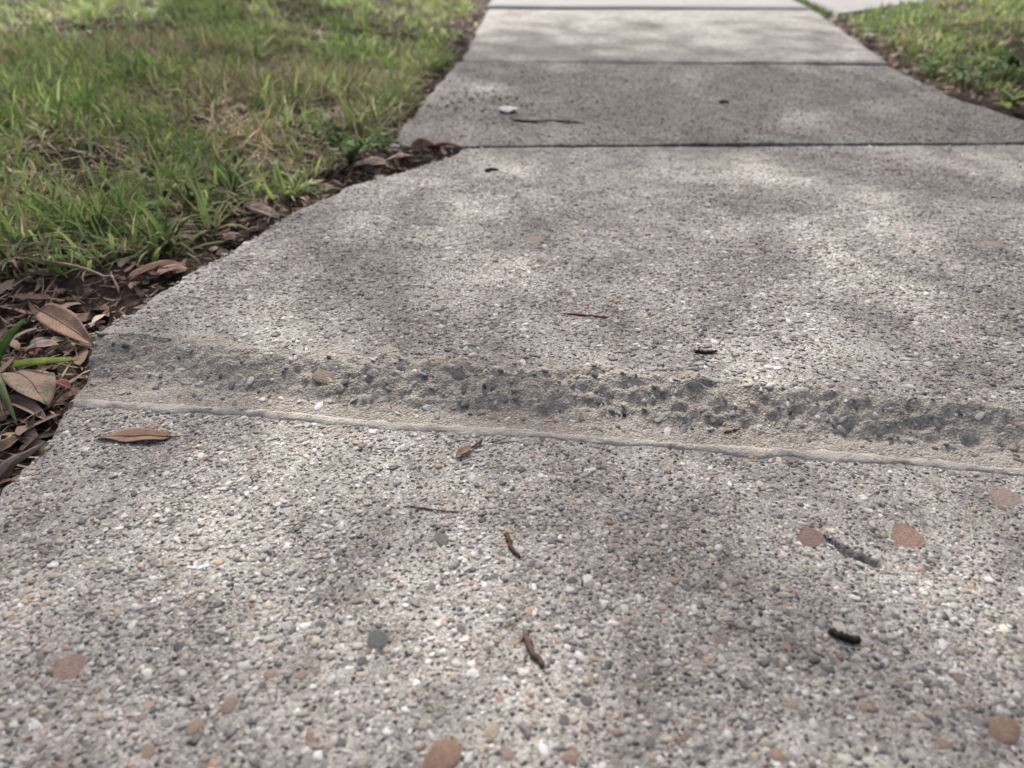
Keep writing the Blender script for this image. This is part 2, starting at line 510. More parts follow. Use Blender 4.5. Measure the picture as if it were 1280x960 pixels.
# pale feather edge of mortar along the foot of the step
n = 500
xs = np.linspace(-.434, .84, n)
yy = lip_y(xs)
wd = np.clip(.0012 + .0014 * fbm(xs, 0 * xs, .03, 4, 81, .6), .0005, .0045)
rows = []
zn = z_near(xs, yy - .004); zm = z_mid(xs, yy + .003)
for t, f, up in ((-.0048, 0, -.003), (-.0040, .05, .0002), (-.0016, .75, .0004), (.0004, 1, .0005), (.0020, 1, .0003), (.0035, 1, -.003)):
    y = yy + t * (.70 + wd / .0026) + .0009 * fbm(xs, 0 * xs + t * 300, .008, 3, 83)
    zb = zn + (np.where(t > .002, z_mid(xs, y), zm) - zn) * f
    z = zb + up + .0006 * fbm(xs, xs * 0 + t * 900, .006, 3, 84) * (up > 0)
    rows.append(np.stack([xs, y, z], -1))
V = np.concatenate(rows); idx = np.arange(len(V)).reshape(6, n)
q4 = np.stack([idx[:-1, :-1], idx[:-1, 1:], idx[1:, 1:], idx[1:, :-1]], -1).reshape(-1, 4)
link('mortar_seam', mesh_np('mortar_seam', V, q4), M['mortar'], mid)

# ------------------------------------------------------------------ aggregate
PAL = np.array([[.52, .505, .475], [.42, .41, .385], [.31, .30, .285], [.20, .198, .19], [.72, .71, .68], [.36, .30, .23], [.42, .33, .225], [.36, .23, .14],
                [.11, .115, .125], [.055, .06, .07], [.46, .40, .33], [.30, .22, .16]])
PW = np.array([.18, .13, .11, .12, .18, .06, .04, .028, .09, .085, .04, .03]); PW = PW / PW.sum()

def peb_cols(n, r):
    c = PAL[r.choice(len(PAL), n, p=PW)]
    c = c * 1.04
    return np.clip(c * r.uniform(.70, 1.2, (n, 1)) * r.uniform(.95, 1.05, (n, 3)), .02, .75)

def pebbles_mesh(name, x, y, zf, rad, prot, n_side, rings, cols, r):
    N = len(x)
    e = 5e-3
    z = zf(x, y); gx = (zf(x + e, y) - z) / e; gy = (zf(x, y + e) - z) / e
    gx = np.clip(gx, -.5, .5); gy = np.clip(gy, -.5, .5)
    asp = r.uniform(1.0, 1.75, N); ang = r.uniform(0, math.pi, N)
    th = np.linspace(0, 2 * math.pi, n_side, endpoint=False)
    irr = 1 + r.uniform(-.38, .26, (N, n_side))
    tiltx = r.normal(0, .10, N); tilty = r.normal(0, .10, N)
    vs = []
    for rr, hh in rings:
        px = rr * irr * np.cos(th)[None] * rad[:, None] * np.sqrt(asp)[:, None]
        py = rr * irr * np.sin(th)[None] * rad[:, None] / np.sqrt(asp)[:, None]
        X = px * np.cos(ang)[:, None] - py * np.sin(ang)[:, None]; Y = px * np.sin(ang)[:, None] + py * np.cos(ang)[:, None]
        Z = z[:, None] + (gx + tiltx)[:, None] * X + (gy + tilty)[:, None] * Y + hh * prot[:, None] * (1 + (r.uniform(-.22, .22, (N, n_side)) if hh > 0 else 0))
        vs.append(np.stack([x[:, None] + X, y[:, None] + Y, Z], -1))
    top = np.stack([x, y, z + prot], -1)[:, None]
    V = np.concatenate(vs + [top], 1)          # N, k*n+1, 3
    k = len(rings); m = V.shape[1]
    a = np.arange(n_side); a2 = (a + 1) % n_side
    tr = []
    for j in range(k - 1):
        tr.append(np.stack([j * n_side + a, j * n_side + a2, (j + 1) * n_side + a2], -1))
        tr.append(np.stack([j * n_side + a, (j + 1) * n_side + a2, (j + 1) * n_side + a], -1))
    tr.append(np.stack([(k - 1) * n_side + a, (k - 1) * n_side + a2, np.full(n_side, m - 1)], -1))
    tr = np.concatenate(tr)
    T = (tr[None] + (np.arange(N) * m)[:, None, None]).reshape(-1, 3)
    cc = np.repeat(cols, m, 0)
    return mesh_np(name, V.reshape(-1, 3), None, T, cc)

def hexgrid(x0, x1, y0, y1, sp, r, jit=.42):
    nx = int((x1 - x0) / sp); ny = int((y1 - y0) / (sp * .87))
    gx, gy = np.meshgrid(np.arange(nx), np.arange(ny))
    x = x0 + (gx + .5 * (gy % 2)) * sp + r.uniform(-jit, jit, gx.shape) * sp
    y = y0 + gy * sp * .87 + r.uniform(-jit, jit, gx.shape) * sp
    return x.ravel(), y.ravel()

# the stones large enough to be picked out singly: (px, py, width px, colour, label)
RED = (.30, .17, .13); TAN = (.36, .25, .17); ROSE = (.37, .24, .19); SLATE = (.06, .07, .085); OR = (.42, .25, .13)
NAMED = [
    (1133, 672, 44, (.38, .235, .165), 'round flat tan stone with a small dark pit', 1), (1255, 622, 40, (.40, .31, .25), 'pale pinkish flat stone', 1),
    (88, 833, 40, ROSE, 'rosy flat heart shaped stone', 1), (1013, 672, 36, (.25, .135, .115), 'dull red stone beside the crack', 1),
    (553, 946, 50, (.33, .20, .13), 'large brown stone', 0), (1256, 912, 42, (.37, .24, .16), 'tan brown stone', 0), (403, 462, 26, (.36, .28, .19), 'angular tan stone in the step face', 0),
    (471, 800, 30, SLATE, 'dark slate stone', 0), (452, 826, 18, (.05, .065, .09), '', 0), (733, 876, 20, (.045, .06, .08), '', 0), (615, 915, 28, (.55, .45, .33), '', 0),
    (972, 942, 26, (.44, .27, .16), '', 0), (1140, 943, 22, (.60, .59, .57), '', 0), (552, 674, 28, (.10, .105, .11), '', 0), (1049, 783, 19, (.80, .76, .68), 'small white stone behind a black twig', 0),
    (635, 943, 24, (.36, .24, .2), '', 0), (287, 881, 30, (.30, .21, .15), '', 0), (185, 940, 26, (.36, .25, .17), '', 0), (378, 843, 20, (.36, .26, .2), '', 0),
    (338, 842, 20, (.40, .26, .18), '', 0), (1198, 847, 22, (.30, .22, .15), '', 0), (1079, 882, 22, (.40, .28, .19), '', 0), (902, 804, 26, (.30, .21, .18), '', 0),
    (243, 909, 30, (.42, .30, .17), '', 0), (1046, 696, 20, (.47, .47, .46), '', 0), (370, 872, 18, (.5, .49, .46), '', 0), (990, 880, 22, (.44, .38, .28), '', 0),
    (430, 478, 14, SLATE, '', 0), (667, 300, 30, (.43, .33, .24), '', 1), (1240, 305, 32, (.46, .36, .27), '', 1), (1035, 297, 18, (.5, .48, .45), '', 1), (470, 378, 26, (.42, .40, .38), '', 1),
    (708, 585, 16, (.40, .33, .28), '', 0), (1180, 930, 22, (.34, .22, .16), '', 0), (713, 946, 26, (.42, .26, .16), '', 0), (716, 940, 16, (.3, .2, .14), '', 0),
]
def pebble_shape(i):
    r = np.random.default_rng(900 + i)
    n_side = 12 if i < 6 else 14
    flat = i >= 6
    rings = [(1.0, -.35), (.98, .12), (.82, .68), (.45, .95)] if not flat else [(1.0, -.35), (.99, .35), (.93, .8), (.5, .97)]
    th = np.linspace(0, 2 * math.pi, n_side, endpoint=False)
    irr = 1 + .11 * np.sin(2 * th + r.uniform(0, 6)) + .07 * np.sin(3 * th + r.uniform(0, 6)) + r.uniform(-.05, .05, n_side)
    V = []; T = []
    for rr, hh in rings:
        for j in range(n_side):
            V.append((rr * irr[j] * math.cos(th[j]), rr * irr[j] * math.sin(th[j]), hh + (r.uniform(-.10, .10) if hh > 0 else 0)))
    V.append((0, 0, 1.0))
    k = len(rings)
    for q in range(k - 1):
        for j in range(n_side):
            j2 = (j + 1) % n_side
            T += [(q * n_side + j, q * n_side + j2, (q + 1) * n_side + j2), (q * n_side + j, (q + 1) * n_side + j2, (q + 1) * n_side + j)]
    for j in range(n_side): T.append(((k - 1) * n_side + j, (k - 1) * n_side + (j + 1) % n_side, len(V) - 1))
    me = mesh_np('pebble', V, None, T); me.materials.append(M['peb']); return me
PEB = [pebble_shape(i) for i in range(10)]
big_xy = []
def put_pebble(x, y, rad, prot, col, label='', flat=False, asp=None, ang=None):
    zf = z_near if y < lip_y(x) else z_mid
    o = bpy.data.objects.new('pebble', PEB[random.randrange(6, 10) if flat else random.randrange(6)])
    C.objects.link(o); o.parent = near if y < lip_y(x) else mid
    e = .006
    z = float(zf(x, y)); gx = float(zf(x + e, y) - zf(x - e, y)) / (2 * e); gy = float(zf(x, y + e) - zf(x, y - e)) / (2 * e)
    nrm = Vector((-gx, -gy, 1)).normalized()
    a = math.sqrt(asp or random.uniform(1, 1.5))
    q = nrm.to_track_quat('Z', 'Y').to_matrix().to_4x4() @ Matrix.Rotation(random.uniform(0, 6.28) if ang is None else ang, 4, 'Z')
    o.matrix_local = Matrix.Translation((x, y, z)) @ q @ Matrix.Diagonal((rad * a, rad / a, prot, 1))
    o.color = (*col, 1)
    if label: o['label'] = label
    big_xy.append((x, y, rad))
    return o
PXM = lambda p: 962.0 / (Vector((p[0], p[1], p[2])) - Vector((0, 0, CAM_H))).dot(rayp(640, 480))
for px, py, w, col, label, flat in NAMED:
    p = at(px, py); rad = w / PXM(p) / 2 * (1 if label else .78)
    col = tuple((.72 if label else .55) * v + (.28 if label else .45) * g for v, g in zip(col, (.27, .25, .23)))
    put_pebble(p.x, p.y, rad, rad * .045 if flat else rad * random.uniform(.16, .26), col, label, bool(flat), 1.15, random.uniform(-.4, .4))
# more of the larger stones, over both slabs, those that show largest
rr = np.random.default_rng(21)
cand = []
for _ in range(3000):
    px = rr.uniform(0, 1280); py = rr.uniform(590, 960) if rr.random() < .88 else rr.uniform(425, 560)
    p = at(px, py)
    if p.x < L_NEAR(p.y) + .015: continue
    rad = rr.uniform(.0021, .0034)
    if abs(px - 1066) < 55 and abs(py - 690) < 30: continue
    if all((p.x - q[0]) ** 2 + (p.y - q[1]) ** 2 > (rad + q[2]) ** 2 for q in big_xy):
        put_pebble(p.x, p.y, rad, rad * rr.uniform(.10, .26), tuple(peb_cols(1, rr)[0] * .6 + .4 * np.array([.30, .29, .275])))
    if len(big_xy) >= 300: break
BIG = np.array(big_xy)
BK = {}
for i, (bx_, by_, br) in enumerate(big_xy):
    for gx in (-1, 0, 1):
        for gy in (-1, 0, 1): BK.setdefault((int(bx_ // .02) + gx, int(by_ // .02) + gy), []).append(i)
def clear_of_big(x, y, rad):
    keep = np.ones(len(x), bool)
    kx = (x // .02).astype(int); ky = (y // .02).astype(int)
    for i in range(len(x)):
        for j in BK.get((kx[i], ky[i]), ()):
            b = big_xy[j]
            if (x[i] - b[0]) ** 2 + (y[i] - b[1]) ** 2 < (b[2] * .90) ** 2: keep[i] = False; break
    return keep

RINGS3 = [(1.0, -.8), (.93, .35), (.70, .90)]
RINGS2 = [(1.0, -.7), (.78, .80)]
PATCH = at(1018, 918)       # a spot where the cement skin is whole
# near slab
r1 = np.random.default_rng(31)
x, y = hexgrid(-.44, .66, .09, .58, .0034, r1)
rad = np.clip(np.exp(r1.normal(math.log(.00145), .42, len(x))), .0007, .0040)
cov = fbm(x, y, .09, 3, 91)
keep = (x > L_NEAR(y) + .008) & (y < lip_y(x) - .006) & (r1.random(len(x)) < .86 - .40 * sstep(-.4, .9, cov) - .14 * sstep(.33, .45, y))
keep &= np.hypot((x - PATCH.x) / 1.0, (y - PATCH.y) / .9) > .017 + .004 * fbm(x, y, .02, 2, 92)
# fewer in view outside the cone of sight
keep &= (np.abs(x + .0) < .30 + .45 * y) | (r1.random(len(x)) < .35)
c0, c1 = np.array(CRACK[0]), np.array(CRACK[1]); dd = (c1 - c0) / np.hypot(*(c1 - c0))
ss = (x - c0[0]) * dd[0] + (y - c0[1]) * dd[1]; tt = -(x - c0[0]) * dd[1] + (y - c0[1]) * dd[0]
keep &= ~((ss > -.002) & (ss < np.hypot(*(c1 - c0)) + .002) & (np.abs(tt + .0022 * fbm(ss, ss * 0, .012, 3, 31)) < .0030))
x, y, rad = x[keep], y[keep], rad[keep]
k2 = clear_of_big(x, y, rad); x, y, rad = x[k2], y[k2], rad[k2]
prot = np.minimum(rad * r1.uniform(.10, .55, len(x)), .0011)
cols = peb_cols(len(x), r1)
for sel, ns, rg in ((rad > .0017, 7, RINGS3), (rad <= .0017, 6, RINGS2)):
    link('aggregate', pebbles_mesh('aggregate', x[sel], y[sel], z_near, rad[sel], prot[sel], ns, rg, cols[sel], r1), M['agg'], near, kind='stuff')
n_near = len(x)
# middle slab
r2 = np.random.default_rng(32)
x, y = hexgrid(-.46, 1.04, .50, 1.47, .0048, r2)
rad = np.clip(np.exp(r2.normal(math.log(.0020), .40, len(x))), .0009, .0050)
u = (y - lip_y(x)) / (CREST(x) - lip_y(x))
keep = (x > L_MID(y) + .006) & (x < R_MID(y) - .01) & (y < JOINT_A(x) - .012) & (u > .16)
keep &= r2.random(len(x)) < np.where(u < .95, .26, (.74 - .42 * sstep(-.5, .9, fbm(x, y, .11, 3, 93)) - .25 * sstep(1.1, 1.42, y)) * (.55 + .45 * sstep(1.0, 2.2, u)))
keep &= (x < .16 + .72 * y) | (r2.random(len(x)) < .3)
x, y, rad, u = x[keep], y[keep], rad[keep], u[keep]
k2 = clear_of_big(x, y, rad); x, y, rad, u = x[k2], y[k2], rad[k2], u[k2]
prot = np.minimum(rad * r2.uniform(.10, .50, len(x)), .0012)
cols = peb_cols(len(x), r2)
lowm = y < .72
for sel, ns, rg in ((lowm, 7, RINGS3), (~lowm & (y < .95), 6, RINGS2), (y >= .95, 5, RINGS2)):
    link('aggregate', pebbles_mesh('aggregate', x[sel], y[sel], z_mid, rad[sel], prot[sel], ns, rg, cols[sel], r2), M['agg'], mid, kind='stuff')
# first far slab: a thinner show of stones
r3 = np.random.default_rng(33)
x, y = hexgrid(-.3, 1.02, 1.39, 2.19, .0095, r3)
keep = (x > L_A(y) + .01) & (x < R_A(y) - .01) & (y > JOINT_A(x) + .012) & (y < 2.175) & (r3.random(len(x)) < .85)
x, y = x[keep], y[keep]
rad = r3.uniform(.002, .0042, len(x))
link('aggregate', pebbles_mesh('aggregate', x, y, z_a, rad, rad * r3.uniform(.15, .45, len(x)), 6, RINGS2, np.clip(peb_cols(len(x), r3) * .62, .075, .4), r3), M['agg'], sa, kind='stuff')
print('aggregate', n_near, len(cols), len(x))

# ------------------------------------------------------------------ ground and driveway
def axis(parts):
    out = []
    for a, b, n in parts: out += list(np.linspace(a, b, n, endpoint=False))
    return np.array(out + [parts[-1][1]])
gx = axis([(-400, -40, 6), (-40, -6, 10), (-6, -1.6, 20), (-1.6, -.12, 130), (-.12, .78, 14), (.78, 2.2, 110), (2.2, 6, 20), (6, 40, 10), (40, 400, 6)])
gy = axis([(-400, -20, 6), (-20, -.6, 14), (-.6, .3, 40), (.3, 1.7, 150), (1.7, 3.8, 130), (3.8, 8, 24), (8, 40, 10), (40, 400, 6)])
X, Y = np.meshgrid(gx, gy)
Z = z_soil(X, Y)
l, r = edges(Y)
ins = np.minimum(X - l, r - X)
ins = np.where((Y > -1.02) & (Y < 5.42), ins, -1)
Z = np.where(ins > .004, -.085, Z)
Z = np.where((Y > DW(X) - .03) & (X > .98) & (X < 8.5) & (Y < 9), -.06, Z)
V = np.stack([X, Y, Z], -1).reshape(-1, 3)
idx = np.arange(X.size).reshape(X.shape)
q4 = np.stack([idx[:-1, :-1], idx[:-1, 1:], idx[1:, 1:], idx[1:, :-1]], -1).reshape(-1, 4)
link('ground', mesh_np('ground', V, q4), M['soil'], kind='structure', label='dark brown soil ground under the lawns beside the walk', category='ground')

sx = np.linspace(1.015, 8, 90); tt = np.linspace(0, 1, 40)
Sx, T = np.meshgrid(sx, tt)
Y0 = DW(Sx); Y = Y0 + (9.2 - Y0) * T ** 1.6
Zd = .010 + .002 * fbm(Sx, Y, .6, 3, 99)
V = np.stack([Sx, Y, Zd], -1).reshape(-1, 3); idx = np.arange(Sx.size).reshape(Sx.shape)
q4 = np.stack([idx[:-1, :-1], idx[:-1, 1:], idx[1:, 1:], idx[1:, :-1]], -1).reshape(-1, 4)
ring = np.concatenate([idx[0, :], idx[1:, -1], idx[-1, -2::-1], idx[-2:0:-1, 0]])
low = V[ring].copy(); low[:, 2] = -.08; b = len(V); a = np.arange(len(ring)); a2 = (a + 1) % len(ring)
sk = np.stack([ring[a2], ring[a], b + a, b + a2], -1)
link('driveway', mesh_np('driveway', np.concatenate([V, low]), np.concatenate([q4, sk])), M['pale'], kind='structure', label='pale concrete driveway beyond the lawn at upper right', category='driveway')

# ------------------------------------------------------------------ grass
def blades(base, length, width, az, lean, bend, cols_base, cols_tip, r, K=4, twist=.6, curl=None, flat=False):
    """ribbons: base (N,3); each rises at angle lean from upright towards az and bends over by bend radians; curl turns it sideways"""
    N = len(base)
    ang = lean[:, None] + bend[:, None] * (np.linspace(0, 1, K + 1)[None] ** 1.2)
    hd = az[:, None] + (0 if curl is None else curl[:, None] * np.linspace(0, 1, K + 1)[None])
    seg = (length / K)[:, None]
    dx = np.sin(ang) * np.cos(hd) * seg; dy = np.sin(ang) * np.sin(hd) * seg; dz = np.cos(ang) * seg
    P = np.zeros((N, K + 1, 3)); P[:, 0] = base
    P[:, 1:, 0] = base[:, None, 0] + np.cumsum(dx[:, :-1], 1); P[:, 1:, 1] = base[:, None, 1] + np.cumsum(dy[:, :-1], 1); P[:, 1:, 2] = base[:, None, 2] + np.cumsum(dz[:, :-1], 1)
    t = np.linspace(0, 1, K + 1)
    wp = np.sqrt(np.clip(1 - t ** 2.2, .0, 1)) * (.65 + .35 * np.minimum(t * 4, 1)); wp[-1] = .06
    tw = (az + math.pi / 2 + r.normal(0, twist, N))[:, None] + r.normal(0, .5, N)[:, None] * t[None]
    sxv = np.cos(tw); syv = np.sin(tw); szv = r.normal(0, .35, N)[:, None] * np.ones(K + 1)[None]
    Wv = np.stack([sxv, syv, szv], -1) * (width[:, None] * wp[None] * .5)[..., None]
    V = np.stack([P - Wv, P + Wv], 2).reshape(N, -1, 3)
    m = 2 * (K + 1)
    j = np.arange(K)
    q = np.stack([2 * j, 2 * j + 1, 2 * j + 3, 2 * j + 2], -1)
    Q = (q[None] + (np.arange(N) * m)[:, None, None]).reshape(-1, 4)
    tc = np.repeat(t, 2)[None, :, None]
    cc = cols_base[:, None] * (1 - tc) + cols_tip[:, None] * tc
    return V.reshape(-1, 3), Q, cc.reshape(-1, 3)

GREEN = np.array([[.115, .185, .04], [.155, .23, .055], [.085, .15, .04], [.19, .26, .07], [.13, .21, .085], [.23, .28, .11]])
STRAW = np.array([[.46, .38, .24], [.38, .30, .19], [.54, .47, .33], [.30, .23, .15], [.30, .27, .18]])

LB = [at(px, py) for px, py in [(-260, 378), (0, 356), (100, 338), (200, 322), (275, 292), (352, 248), (418, 212), (468, 190), (498, 146), (538, 94), (572, 40), (594, 0)]]
LAWN_L = interp([(p.y, p.x) for p in LB] + [(5.0, -.34), (9, -.34)])
RB = [at(px, py) for px, py in [(1330, 118), (1235, 118), (1190, 110), (1155, 92), (1120, 64), (1085, 48), (1052, 26)]]
LAWN_R = interp([(p.y, p.x) for p in RB] + [(3.6, 1.02)])

def lawn_points(n, x0, x1, y0, y1, r):
    return r.uniform(x0, x1, n), r.uniform(y0, y1, n)

BARE = [(at(115, 205), .085), (at(70, 190), .06), (at(420, 190), .04), (at(380, 150), .06), (at(340, 75), .05)]
def lawn(name, side, n_clump, region, seed, label, bright=1.75, per=8, wid=(.0026, .0064), ln=(.030, .082), strawiness=.50, K=4):
    r = np.random.default_rng(seed)
    x, y = lawn_points(n_clump, *region, r)
    if side < 0: keep = x < LAWN_L(y) + .03 * fbm(x, y, .07, 2, seed)
    else: keep = (x > LAWN_R(y) + .03 * fbm(x, y, .07, 2, seed)) & (y < DW(x) - .03) & (y > .75)
    d = fbm(x, y, .11, 3, seed + 1)
    keep &= r.random(n_clump) < np.clip(.88 + .7 * d, .10, 1)
    if side < 0:
        for p, rad in BARE: keep &= ~((np.hypot(x - p.x, (y - p.y)) < rad * (1 + .4 * d)) & (r.random(n_clump) < .80))
    # thin out with distance: blades there are under a pixel wide
    x, y = x[keep], y[keep]
    x = np.repeat(x, per) + r.normal(0, .007, len(x) * per); y = np.repeat(y, per) + r.normal(0, .007, len(y) * per)
    N = len(x)
    z = z_soil(x, y) - .003
    hgt = fbm(x, y, .16, 2, seed + 3)
    L = r.uniform(*ln, N) * (1 + .35 * hgt)
    st = fbm(x, y, .13, 3, seed + 2) * .45 + strawiness
    dry = r.random(N) < np.clip(st, .05, .9)
    g = GREEN[r.integers(0, len(GREEN), N)] * r.uniform(.6, 1.5, (N, 1)) * bright
    s = STRAW[r.integers(0, len(STRAW), N)] * r.uniform(.6, 1.7, (N, 1))
    tip = np.where(dry[:, None], s, g)
    bs = np.where(dry[:, None], s * .9, g * .75 + s * .18)
    az = r.uniform(0, 2 * math.pi, N)
    lean = np.where(dry, r.uniform(.5, 1.5, N), r.uniform(.05, 1.15, N)); bend = np.where(dry, r.normal(.5, .9, N), r.uniform(.1, 1.9, N))
    V, Q, cc = blades(np.stack([x, y, z], -1), L, r.uniform(*wid, N) * np.where(dry, .75, 1), az, lean, bend, bs, tip, r, K, .7, np.where(dry, r.normal(0, 1.6, N), r.normal(0, .8, N)))
    # blades never sink under the soil
    V[:, 2] = np.maximum(V[:, 2], z_soil(V[:, 0], V[:, 1]) - .004)
    link(name, mesh_np(name, V, Q, None, cc), M['grass'], kind='stuff', label=label, category='grass')
    print(name, N)
lawn('grass', -1, 8300, (-1.75, -.25, .70, 2.3), 301, 'patchy green and straw coloured lawn along the left of the walk')
lawn('grass', -1, 7000, (-3.6, -.25, 2.3, 5.2), 302, 'sunlit green lawn further along the left of the walk', per=6, wid=(.0035, .006), ln=(.03, .065), strawiness=.36, K=3)
lawn('grass', 1, 8800, (.85, 3.0, .75, 4.2), 303, 'bright green lawn on the right between walk and driveway', 1.4, per=6, wid=(.003, .0062), ln=(.025, .055), strawiness=.16, K=3)
# mossy strip between walk and driveway
r = np.random.default_rng(310)
N = 2600
y = r.uniform(3.15, 5.0, N); x = .985 + r.normal(0, .012, N); z = z_soil(x, y) - .004
V, Q, cc = blades(np.stack([x, y, np.maximum(z, -.012)], -1), r.uniform(.015, .032, N), r.uniform(.003, .005, N), r.uniform(0, 6.3, N), r.uniform(0, .8, N), r.uniform(0, 1, N),
                  GREEN[r.integers(0, 6, N)] * .7, GREEN[r.integers(0, 6, N)] * .9, r, 3)
link('grass', mesh_np('grass', V, Q, None, cc), M['grass'], kind='stuff', label='narrow line of short grass between far slab and driveway', category='grass')

# ------------------------------------------------------------------ leaf litter on the bare soil
BRN = np.array([[.11, .07, .045], [.20, .14, .095], [.32, .245, .18], [.06, .04, .028], [.40, .32, .235], [.15, .09, .06], [.27, .19, .145]])
def litter(name, n, xf, region_y, seed, label, size=(.006, .03), broad=.35, pal=None, up=.006):
    r = np.random.default_rng(seed)
    y = r.uniform(*region_y, n); lo, hi = xf(y); x = lo + (hi - lo) * r.random(n)
    N = n
    z = z_soil(x, y) + r.uniform(.0, up, N)
    L = r.uniform(*size, N); w = np.where(r.random(N) < broad, L * r.uniform(.25, .5, N), r.uniform(.001, .003, N))
    pl_ = BRN if pal is None else pal
    c = pl_[r.integers(0, len(pl_), N)] * r.uniform(.55, 1.15, (N, 1))
    V, Q, cc = blades(np.stack([x, y, z], -1), L, w, r.uniform(0, 6.3, N), r.uniform(1.1, 1.75, N), r.normal(0, .6, N), c, c * .9, r, 4, .25, r.normal(0, .9 if pal is None else 2.0, N))
    V[:, 2] = np.maximum(V[:, 2], z_soil(V[:, 0], V[:, 1]) + .0005)
    # keep it off the slabs
    l_, r_ = edges(V[:, 1]); 
    V[:, 0] = np.where(V[:, 0] < .3, np.minimum(V[:, 0], l_ - .001), np.maximum(V[:, 0], r_ + .001))
    link(name, mesh_np(name, V, Q, None, cc), M['litter'], kind='stuff', label=label, category=name.replace('_', ' '))
litter('leaf_litter', 3000, lambda y: (np.minimum(LAWN_L(y), L_MID(y)) - .12 - .15 * (y < .8), edges(y)[0] - .002), (.40, 1.44), 401, 'brown leaf litter and shreds on soil beside the near slabs')
litter('leaf_litter', 1500, lambda y: (LAWN_L(y) - .06, edges(y)[0] - .002), (1.40, 3.6), 402, 'brown litter in the dirt gutter along the far left edge')
litter('leaf_litter', 2600, lambda y: (edges(y)[1] + .002, np.maximum(LAWN_R(y), edges(y)[1] + .02) + .06), (.80, 3.2), 403, 'brown litter in the dirt gutter along the right edge')
litter('leaf_litter', 1100, lambda y: (-.70 + 0 * y, edges(y)[0] - .002), (.40, .80), 405, 'thick tan litter of torn leaves beside the step', (.010, .045), .22)
# dry grass shreds tangled through the lawn gaps
litter('dry_grass', 6500, lambda y: (LAWN_L(y) - .95, LAWN_L(y) + .015), (.70, 2.2), 404, 'pale curled dry grass tangled between the green clumps', (.02, .06), .0, STRAW * 1.2, .028)

# ------------------------------------------------------------------ leaves, blades, twigs as single things
def leaf_mesh(L, Wd, fold, arch, cupw, seed, wide=.42, thick=.0005, nl=16, nw=8, wav=.03, lobed=0):
    r = np.random.default_rng(seed)
    t = np.linspace(0, 1, nl + 1); s = np.linspace(-1, 1, nw + 1)
    T, Sg = np.meshgrid(t, s, indexing='ij')
    prof = (t ** (wide * 1.6)) * ((1 - t) ** (.9)); prof = prof / prof.max()
    prof = prof * (1 + .06 * fbm(t, t * 0, .12, 3, seed)); prof[0] = .03; prof[-1] = .02
    hw = Wd / 2 * prof[:, None]
    X = (T - .5) * L; Y = hw * Sg
    ph = r.uniform(0, 6)
    Z = fold * np.abs(Y) + arch * L * (1 - (2 * T - 1) ** 2) + cupw * L * (2 * T - 1) ** 3 + wav * Wd * np.sin(T * 9 + ph) * np.abs(Sg) * np.sign(Sg)
    Z = Z + wav * .6 * Wd * fbm(X, Y, L / 5, 2, seed)
    Z = Z - Z.min()
    V = np.stack([X, Y, Z + thick], -1).reshape(-1, 3); Vb = np.stack([X, Y, Z], -1).reshape(-1, 3)
    idx = np.arange((nl + 1) * (nw + 1)).reshape(nl + 1, nw + 1); b = idx.size
    q = np.stack([idx[:-1, :-1], idx[1:, :-1], idx[1:, 1:], idx[:-1, 1:]], -1).reshape(-1, 4)
    qb = (q + b)[:, ::-1]
    ring = np.concatenate([idx[0, :], idx[1:, -1], idx[-1, -2::-1], idx[-2:0:-1, 0]])
    a = np.arange(len(ring)); a2 = (a + 1) % len(ring)
    sk = np.stack([ring[a], ring[a2], ring[a2] + b, ring[a] + b], -1)
    uv = np.stack([T, Sg * .5 + .5], -1).reshape(-1, 2)
    return mesh_np('fallen_leaf', np.concatenate([V, Vb]), np.concatenate([q, qb, sk]), uvs=np.concatenate([uv, uv])), (X[:, nw // 2], Z[:, nw // 2])

def tube_mesh(name, P, R, ns=7, seed=0, rough=.12):
    r = np.random.default_rng(seed)
    P = np.asarray(P, float); R = np.asarray(R, float); n = len(P)
    V = []
    for i in range(n):
        d = P[min(i + 1, n - 1)] - P[max(i - 1, 0)]; d = d / (np.linalg.norm(d) + 1e-12)
        a = np.cross(d, [0, 0, 1.0]);
        if np.linalg.norm(a) < 1e-3: a = np.array([1.0, 0, 0])
        a = a / np.linalg.norm(a); c = np.cross(a, d)
        for j in range(ns):
            th = 2 * math.pi * j / ns; q = R[i] * (1 + r.uniform(-rough, rough))
            V.append(P[i] + q * (math.cos(th) * a + math.sin(th) * c))
    T = []; Q = []
    for i in range(n - 1):
        for j in range(ns):
            j2 = (j + 1) % ns; Q.append((i * ns + j, i * ns + j2, (i + 1) * ns + j2, (i + 1) * ns + j))
    V.append(P[0]); V.append(P[-1])
    for j in range(ns):
        j2 = (j + 1) % ns; T.append((j2, j, n * ns)); T.append(((n - 1) * ns + j, (n - 1) * ns + j2, n * ns + 1))
    return mesh_np(name, V, Q, T)

